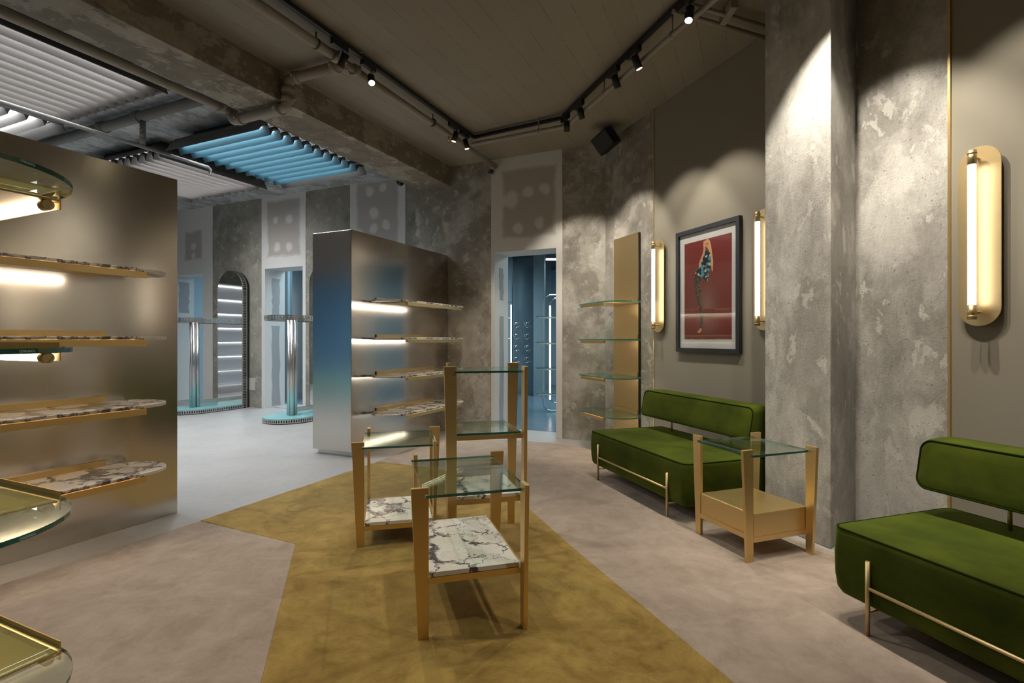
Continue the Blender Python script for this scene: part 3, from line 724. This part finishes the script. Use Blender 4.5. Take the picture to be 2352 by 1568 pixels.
# ------------------------------------------------------------------ lighting track and spot heads
bt = 3.066; zt = 3.73
T1a, T1b = ab(.2, bt, zt), ab(5.58, bt, zt)
T2b = Vector((.545, 5.80, zt)); D3 = Vector((.321, -.947, 0))
t = thing('lighting_track', 'black lighting track following the ceiling round the display area', 'lighting track', (0, 0, 0), 0)
def bar(m, p, q_, w_=.036, h_=.034):
    p, q_ = Vector(p), Vector(q_); d_ = (q_-p).normalized(); n_ = Vector((-d_.y, d_.x, 0))*w_/2; zz = Vector((0, 0, h_/2))
    vs = [p-n_-zz, p+n_-zz, p+n_+zz, p-n_+zz, q_-n_-zz, q_+n_-zz, q_+n_+zz, q_-n_+zz]
    m.faces(vs, [(0, 1, 2, 3), (7, 6, 5, 4), (0, 4, 5, 1), (1, 5, 6, 2), (2, 6, 7, 3), (3, 7, 4, 0)])
for p, q_ in ((T1a, T1b), (T1b, T2b), (T2b+D3*.05, T2b+D3*2.15), (T2b+D3*2.28, T2b+D3*7.5)):
    m = MB(); bar(m, p, q_); m.build('track_bar', 'black', t)
m = MB(); m.tube([T2b-(T2b-T1b).normalized()*.05, T2b+Vector((.0, .0, -.01)), T2b+D3*.08], .014, 8); m.tube([T2b+D3*2.15, T2b+D3*2.19+Vector((.03, 0, .0)), T2b+D3*2.28], .012, 8); m.build('track_joint', 'black', t)
m = MB()
for k in range(6): p = ab(.4+k*1.05, bt, ZR-.01); m.tube([p+Vector((.02, 0, 0)), p+Vector((.02, 0, -.02))], .008, 8)
m.build('screws', 'chrome', t)
def head(label, p, target, power, lens='lens', ang=62, blend=.45, col=(1, .91, .79), dirn=A):
    p = Vector(p); rz = math.atan2(dirn.y, dirn.x)
    t = thing('spot_head', label, 'spotlight', (p.x, p.y, zt-.018), rz, 'black track spotlights')
    MB().box(-.085, .085, -.018, .018, -.045, 0).build('adapter', 'black', t)
    MB().tube([(.04, 0, -.045), (.04, 0, -.085)], .006, 8).build('stem', 'satin', t)
    c = p+dirn*.04; c.z = zt-.018-.125
    d_ = (Vector(target)-c).normalized(); inv = Matrix.Rotation(-rz, 3, 'Z'); dl_ = inv @ d_
    lc = Vector((.04, 0, -.125))
    MB().tube([lc-dl_*.055, lc+dl_*.055], .031, 18).build('lamp_body', 'black', t)
    MB().tube([lc+dl_*.0552, lc+dl_*.0562], .025, 18).build('lens', lens, t)
    if power > 0: spot(c+d_*.065, target, power, ang, blend, col, .022)
def tp(k): return T2b+D3*k
head('spotlight nearest the pipe tee, seen from behind', ab(3.36-.04, bt), ab(3.2, 4.6, .8), 50, 'black')
head('brightly glaring spotlight in the middle of the left track', ab(3.713-.04, bt), (-.35, 2.3, .3), 95, 'lens_hot', 66)
head('left of the two lit spotlights at the far track corner', ab(5.15-.04, bt), ab(5.0, 3.9, .9), 70, 'lens', 60)
head('right of the two lit spotlights at the far track corner', ab(5.40-.04, bt), ab(6.0, 2.6, 0), 75, 'lens', 70)
for k, tg, pw, lb, ln, an in ((.10, ab(AW, 2.1, 1.35), 88, 'spotlight at the start of the right track run', 'black', 68), (.44, cw(-2.0, 0, 1.5), 84, 'second spotlight of the right track run', 'black', 68),
                    (1.14, cw(-1.0, 0, 1.55), 62, 'third spotlight of the right track run', 'black', 67), (1.48, cw(-.35, 0, 1.55), 66, 'fourth spotlight of the right track run', 'lens', 67),
                    (2.16, (.55, 2.6, 0), 95, 'glaring spotlight at the top edge near the column', 'lens_hot', 70)):
    head(lb, tp(k), tg, pw, ln, an, dirn=D3)
for k, tg, pw, an, lb in ((3.35, (1.90, 3.45, 1.35), 84, 70, 'spotlight beyond the frame aimed at the column'), (3.0, cw(1.0, 0, 1.40), 128, 73, 'spotlight beyond the frame aimed at the rough plaster'),
                      (3.7, cw(1.75, 0, 1.6), 64, 67, 'spotlight beyond the frame aimed at the near wall light'), (4.2, (1.7, 1.9, .3), 40, 62, 'spotlight beyond the frame aimed at the near sofa'), (4.9, (.3, 1.6, 0), 85, 72, 'spotlight beyond the frame aimed at the carpet')):
    head(lb, tp(k), tg, pw, 'lens', an, dirn=D3)
head('spotlight behind the photographer aimed at the display tables', ab(.9, bt), (-.3, 2.5, .3), 85, 'lens', 70)
head('spotlight behind the photographer aimed at the left carpet', ab(1.7, bt), (-1.3, 2.4, 0), 70, 'lens', 70)

# ------------------------------------------------------------------ loudspeaker and cameras
sp = cw(-2.10, 0, 0)
t = thing('loudspeaker', 'black loudspeaker on a bracket high in the corner by the ceiling', 'loudspeaker', (sp.x-.22, sp.y-.13, 3.60), TC+.5); t.rotation_euler = (.40, -.45, TC+.45)
m = MB(); m.prism([(-.15, -.02), (-.11, -.13), (.11, -.13), (.15, -.02), (.11, .10), (-.11, .10)], -.10, .10); m.bevel(.012, 2); m.build('cabinet', 'black', t)
MB().box(-.1, .1, -.136, -.129, -.085, .085).build('grille', 'dark', t)
MB().box(-.02, .02, .09, .26, -.02, .02).build('bracket', 'black', t)
t = thing('security_camera', 'small round security camera at the end of the beige pipe', 'camera', ab(AW-.012, 3.275, 3.60), TA)
MB().tube([(0, 0, 0), (-.02, 0, 0)], .042, 16).build('base', 'cover', t); MB().tube([(-.02, 0, 0), (-.05, 0, .0), (-.09, .0, -.02)], .026, 14).build('camera_body', 'black', t)
t = thing('dome_camera', 'black dome camera peeking out below the beam at the far wall', 'camera', ab(6.73, 4.99, 3.74), 0)
MB().ball((0, 0, 0), .06, 14).build('dome', 'black', t); MB().tube([(0, 0, .0), (0, 0, .2)], .02, 10).build('stem', 'black', t)
o = MB().box(-.008, 0, -.11, .11, -.12, .12).bevel(.003, 1).build('cover_plate', 'cover', loc=ab(AF, fb(577), .44), rotz=TA)
tag(o, 'beige square cover plate low on the wall right of the arched mirror', 'cover plate')

# ------------------------------------------------------------------ display islands with arched mirrors
def ladder(m, path, z0, z1, n, th, closed):         # perforated strip: two rims and many small bars along a path
    P = [Vector((x, y, 0)) for x, y in path]; L_ = [0]
    idx = range(len(P)) if closed else range(len(P)-1)
    for i in idx: L_.append(L_[-1]+(P[(i+1) % len(P)]-P[i]).length)
    tot = L_[-1]
    def at(d_):
        for i in range(len(L_)-1):
            if d_ <= L_[i+1]: 
                a_, b_ = P[i], P[(i+1) % len(P)]; return a_+(b_-a_)*((d_-L_[i])/max(1e-6, L_[i+1]-L_[i])), (b_-a_).normalized()
        return P[0], Vector((1, 0, 0))
    h_ = (z1-z0)*.2
    for i in idx:
        a_, b_ = P[i], P[(i+1) % len(P)]
        if (b_-a_).length < 1e-5: continue
        for za_, zb2 in ((z0, z0+h_), (z1-h_, z1)):
            c_ = (a_+b_)/2; bar(m, a_+Vector((0, 0, (za_+zb2)/2)), b_+Vector((0, 0, (za_+zb2)/2)), th, zb2-za_)
    for k in range(n):
        p_, d_ = at(tot*(k+.5)/n); w2 = tot/n*.28
        bar(m, p_-d_*w2+Vector((0, 0, (z0+z1)/2)), p_+d_*w2+Vector((0, 0, (z0+z1)/2)), th*.9, (z1-z0)-2*h_+.002)
def island(label):
    # origin: platform near tip at x=0 centre line y=0; x = A towards the wall, mirror at the wall end
    t = thing('display_island', label, 'display stand', (0, 0, 0), TA, 'turquoise display islands with arched mirrors')
    w2 = .37; Le = 1.14
    out = arc(w2, 0, w2, PI/2, 1.5*PI, 18)+[(Le, -w2), (Le, w2)]
    inn = arc(w2, 0, w2-.02, PI/2, 1.5*PI, 18)+[(Le-.01, -w2+.02), (Le-.01, w2-.02)]
    MB().prism(inn, .0, .075).build('platform_core', 'black', t)
    MB().prism(out, .075, .082).build('platform_top', 'turq', t)
    m = MB(); ladder(m, [p for p in out], .012, .075, 96, .012, True); m.build('perforated_rim', 'satin', t)
    m = MB()
    for dx, dy in ((0, 0), (.045, .02), (.045, -.02), (-.03, .03), (-.03, -.03)): m.tube([(.44+dx, dy, .08), (.44+dx, dy, 1.60)], .034, 12)
    m.build('post', 'satin', t)
    MB().box(.5, Le, -.02, .02, .13, .2).build('floor_rail', 'satin', t)
    r = arc(w2, 0, w2-.02, PI/2, 1.5*PI, 18)+[(Le-.02, -w2+.02), (Le-.02, w2-.02)]
    m = MB(); ladder(m, r, 1.585, 1.665, 70, .008, True); m.build('hanging_rail', 'satin', t)
    MB().box(.1, Le-.03, -.012, .012, 1.60, 1.63).build('rail_arm', 'satin', t)
    # mirror: arch outline in y,z at x=Le..Le+.15
    mz, mt, mw = .0, 2.25, .34
    arch = [(-mw, .0)]+[(mw, .0)]+arc(0, mt, mw, 0, PI, 24)
    MB().prism(arch, Le+.01, Le+.15, f=lambda x, y, z: (z, x, y)).build('mirror_body', 'black', t)
    arch2 = [(-mw+.006, .08)]+[(mw-.006, .08)]+arc(0, mt, mw-.006, 0, PI, 24)
    MB().prism(arch2, Le+.002, Le+.009, f=lambda x, y, z: (z, x, y)).build('mirror_glass', 'mirror', t)
    m = MB(); n = 0
    for sd in (-1, 1):
        y = sd*(mw+.004)
        m.box(Le+.0, Le+.02, y-.004, y+.004, 0, mt); m.box(Le+.085, Le+.105, y-.004, y+.004, 0, mt)
        for k in range(74): z = .02+k*.030; m.box(Le+.02, Le+.085, y-.003, y+.003, z, z+.013)
    for k in range(30):
        th_ = PI*(k+.5)/30; c_, s_ = math.cos(th_), math.sin(th_); r_ = mw+.004
        for x0, x1, wd in ((Le, Le+.02, 1.0), (Le+.085, Le+.105, 1.0), (Le+.02, Le+.085, .45)):
            hw = r_*PI/60*wd; ts = Vector((0, -s_, c_)); nn = Vector((0, c_, s_)); c0 = Vector((0, 0, mt))+nn*r_
            vs = []
            for xx_ in (x0, x1):
                for (u_, v_) in ((-1, -1), (1, -1), (1, 1), (-1, 1)): q_ = c0+ts*hw*u_*1.02+nn*.004*v_; vs.append((xx_, q_.y, q_.z))
            m.faces(vs, [(0, 1, 2, 3), (7, 6, 5, 4), (0, 4, 5, 1), (1, 5, 6, 2), (2, 6, 7, 3), (3, 7, 4, 0)])
    m.build('mirror_perforated_rim', 'satin', t)
    return t
i1 = island('turquoise display island with arched mirror, leftmost by the first doorway')
i1.location = ab(5.74, 9.06)
dup(i1, ab(5.74, 6.69), TA, 'turquoise display island half hidden behind the far steel partition')

# wall of lit steel shelving in the left room (seen in the arched mirror)
t = thing('steel_shelving', 'tall steel wall shelving with lit ledges facing the arched mirrors', 'shelving', ab(6.9, 11.59), TA+PI)
M['satin_l'] = plain('bright_satin_steel', (.72, .73, .78), .35, .3)
MB().box(0, 3.6, 0, .04, 0, 2.6).build('back_panel', 'satin_l', t)
for k in range(8):
    z = .22+k*.335
    MB().box(.05, 3.55, .04, .36, z, z+.02).build('ledge', 'satin_l', t)
    MB().box(.1, 3.5, .045, .06, z-.02, z-.004).build('light_strip', 'tube_fore', t)
t = thing('blue_panel', 'blue stand-in panel behind the left partition, added for the reflections in the steel', 'panel', ab(.18, 6.8), TA)  # unseen stand-in, added so the far partition's end reflects blue
MB().box(0, .03, 0, 3.6, .55, 2.6).build('panel_sheet', 'blue_w', t); MB().box(0, .03, 0, 3.6, .0, .54).build('panel_base', 'turq', t)

# ------------------------------------------------------------------ beyond the doorways
pa = 11.4
def q3(px, y, z=0): return Vector((kpx(px)*y, y, z))
t = thing('steel_wall_panel', 'steel wall panel with two columns of domed hooks beyond the right doorway', 'panel', q3(1206, 12.4), TA-PI/2)
MB().box(-.35, .32, -.02, .1, .0, 3.2).build('panel_sheet', 'steel_b', t)
for kx in (-.245, .04):
    for k in range(4):
        z = 1.665-k*.275; o = MB().ball((kx, -.02, z), .058, 14, .9); o.build('dome', 'chrome', t)
        MB().tube([(kx, -.02, z-.03), (kx, -.09, z-.09), (kx+.08, -.09, z-.10)], .012, 8).build('hook', 'chrome', t)
t = thing('steel_pillar', 'steel faced pillar with a bright lamp reflection beyond the right doorway', 'pillar', q3(1244, 11.9), TA-PI/2)
MB().box(-.16, .12, -.1, .3, 0, 3.24).bevel(.004, 1).build('cladding', 'steel_b', t)
t = thing('steel_side_panel', 'steel panel with warm light line at the left of the right doorway view', 'panel', q3(1168, 11.6), TA-PI/2)
MB().box(-.4, .08, 0, .06, 0, 3.1).build('panel_sheet', 'steel_b', t); MB().box(.055, .075, -.012, -.001, .7, 2.05).build('light_strip', 'tube_far', t)
for z in (1.3, 1.75, 2.1): MB().box(-.38, .04, -.25, -.002, z, z+.015).build('ledge', 'chrome', t)
rk = q3(1262, 9.45)
t = thing('shelf_rack', 'chrome tube rack with glass shelves and vertical light beyond the right doorway', 'rack', rk, 0)
def loop(x0, x1, y_, z0, z1, r_=.13):
    p = []
    for cx, cz, t0 in ((x1-r_, z1-r_, 0), (x0+r_, z1-r_, PI/2), (x0+r_, z0+r_, PI), (x1-r_, z0+r_, 1.5*PI)):
        p += [(x, y_, z) for x, z in arc(cx, cz, r_, t0, t0+PI/2, 5)]
    return p
MB().tube(loop(-.12, .50, -.1, .03, 2.08), .012, 8, closed=True).build('frame_loop', 'chrome', t)
MB().tube(loop(.02, .60, .25, .12, 2.05), .012, 8, closed=True).build('frame_loop', 'chrome', t)
for z in (.335, .78, 1.235, 1.69): MB().prism([(-.24, -.2), (.6, -.2), (.6, .35), (-.24, .35)], z, z+.014, 0, 1).build('glass_shelf', ['glass', 'edge_l'], t); MB().box(-.2, .6, -.14, -.12, z-.03, z-.004).build('shelf_bar', 'chrome', t)
MB().tube([(.02, .1, .2), (.02, .1, 1.9)], .016, 8).build('light_tube', 'tube_far', t)
o = MB().box(-.25, .3, -.05, .05, -.015, .015).build('linear_lamp', 'tube_far', loc=q3(1280, 11.6, 3.05), rotz=0)
tag(o, 'white linear lamp above the rack beyond the right doorway', 'lamp')
pb0, pb1, pb2 = b_at(712, 8.4), b_at(666, 8.4), b_at(652, 8.4)
t = thing('steel_wall_panel', 'steel wall panel seen through the middle doorway', 'panel', ab(8.4, pb0), TA)
MB().box(0, .05, 0, pb1-pb0, 0, 3.1).build('panel_sheet', 'steel_b', t); MB().box(-.06, .0, pb1-pb0, pb2-pb0+.2, 0, 3.1).build('side_post', 'aqua_w', t)
t = thing('corrugated_panel', 'blue corrugated wall panel seen through the left doorway', 'panel', ab(11.2, 9.1), TA)
for k in range(30): MB().tube([(0, k*.06, 0), (0, k*.06, 3.2)], .032, 8).build('rib', 'blue_w', t) if k < 1 else None
rib0 = [c for c in t.children][0]
for k in range(1, 34): c = rib0.copy(); COL.objects.link(c); c.location = (0, k*.06, 0)
struct(MB().box(AF+T2-.3, AF+T2+.2, D2r-.05, D1l+.1, .004, .006).build('floor_threshold', 'floor', rotz=TA))
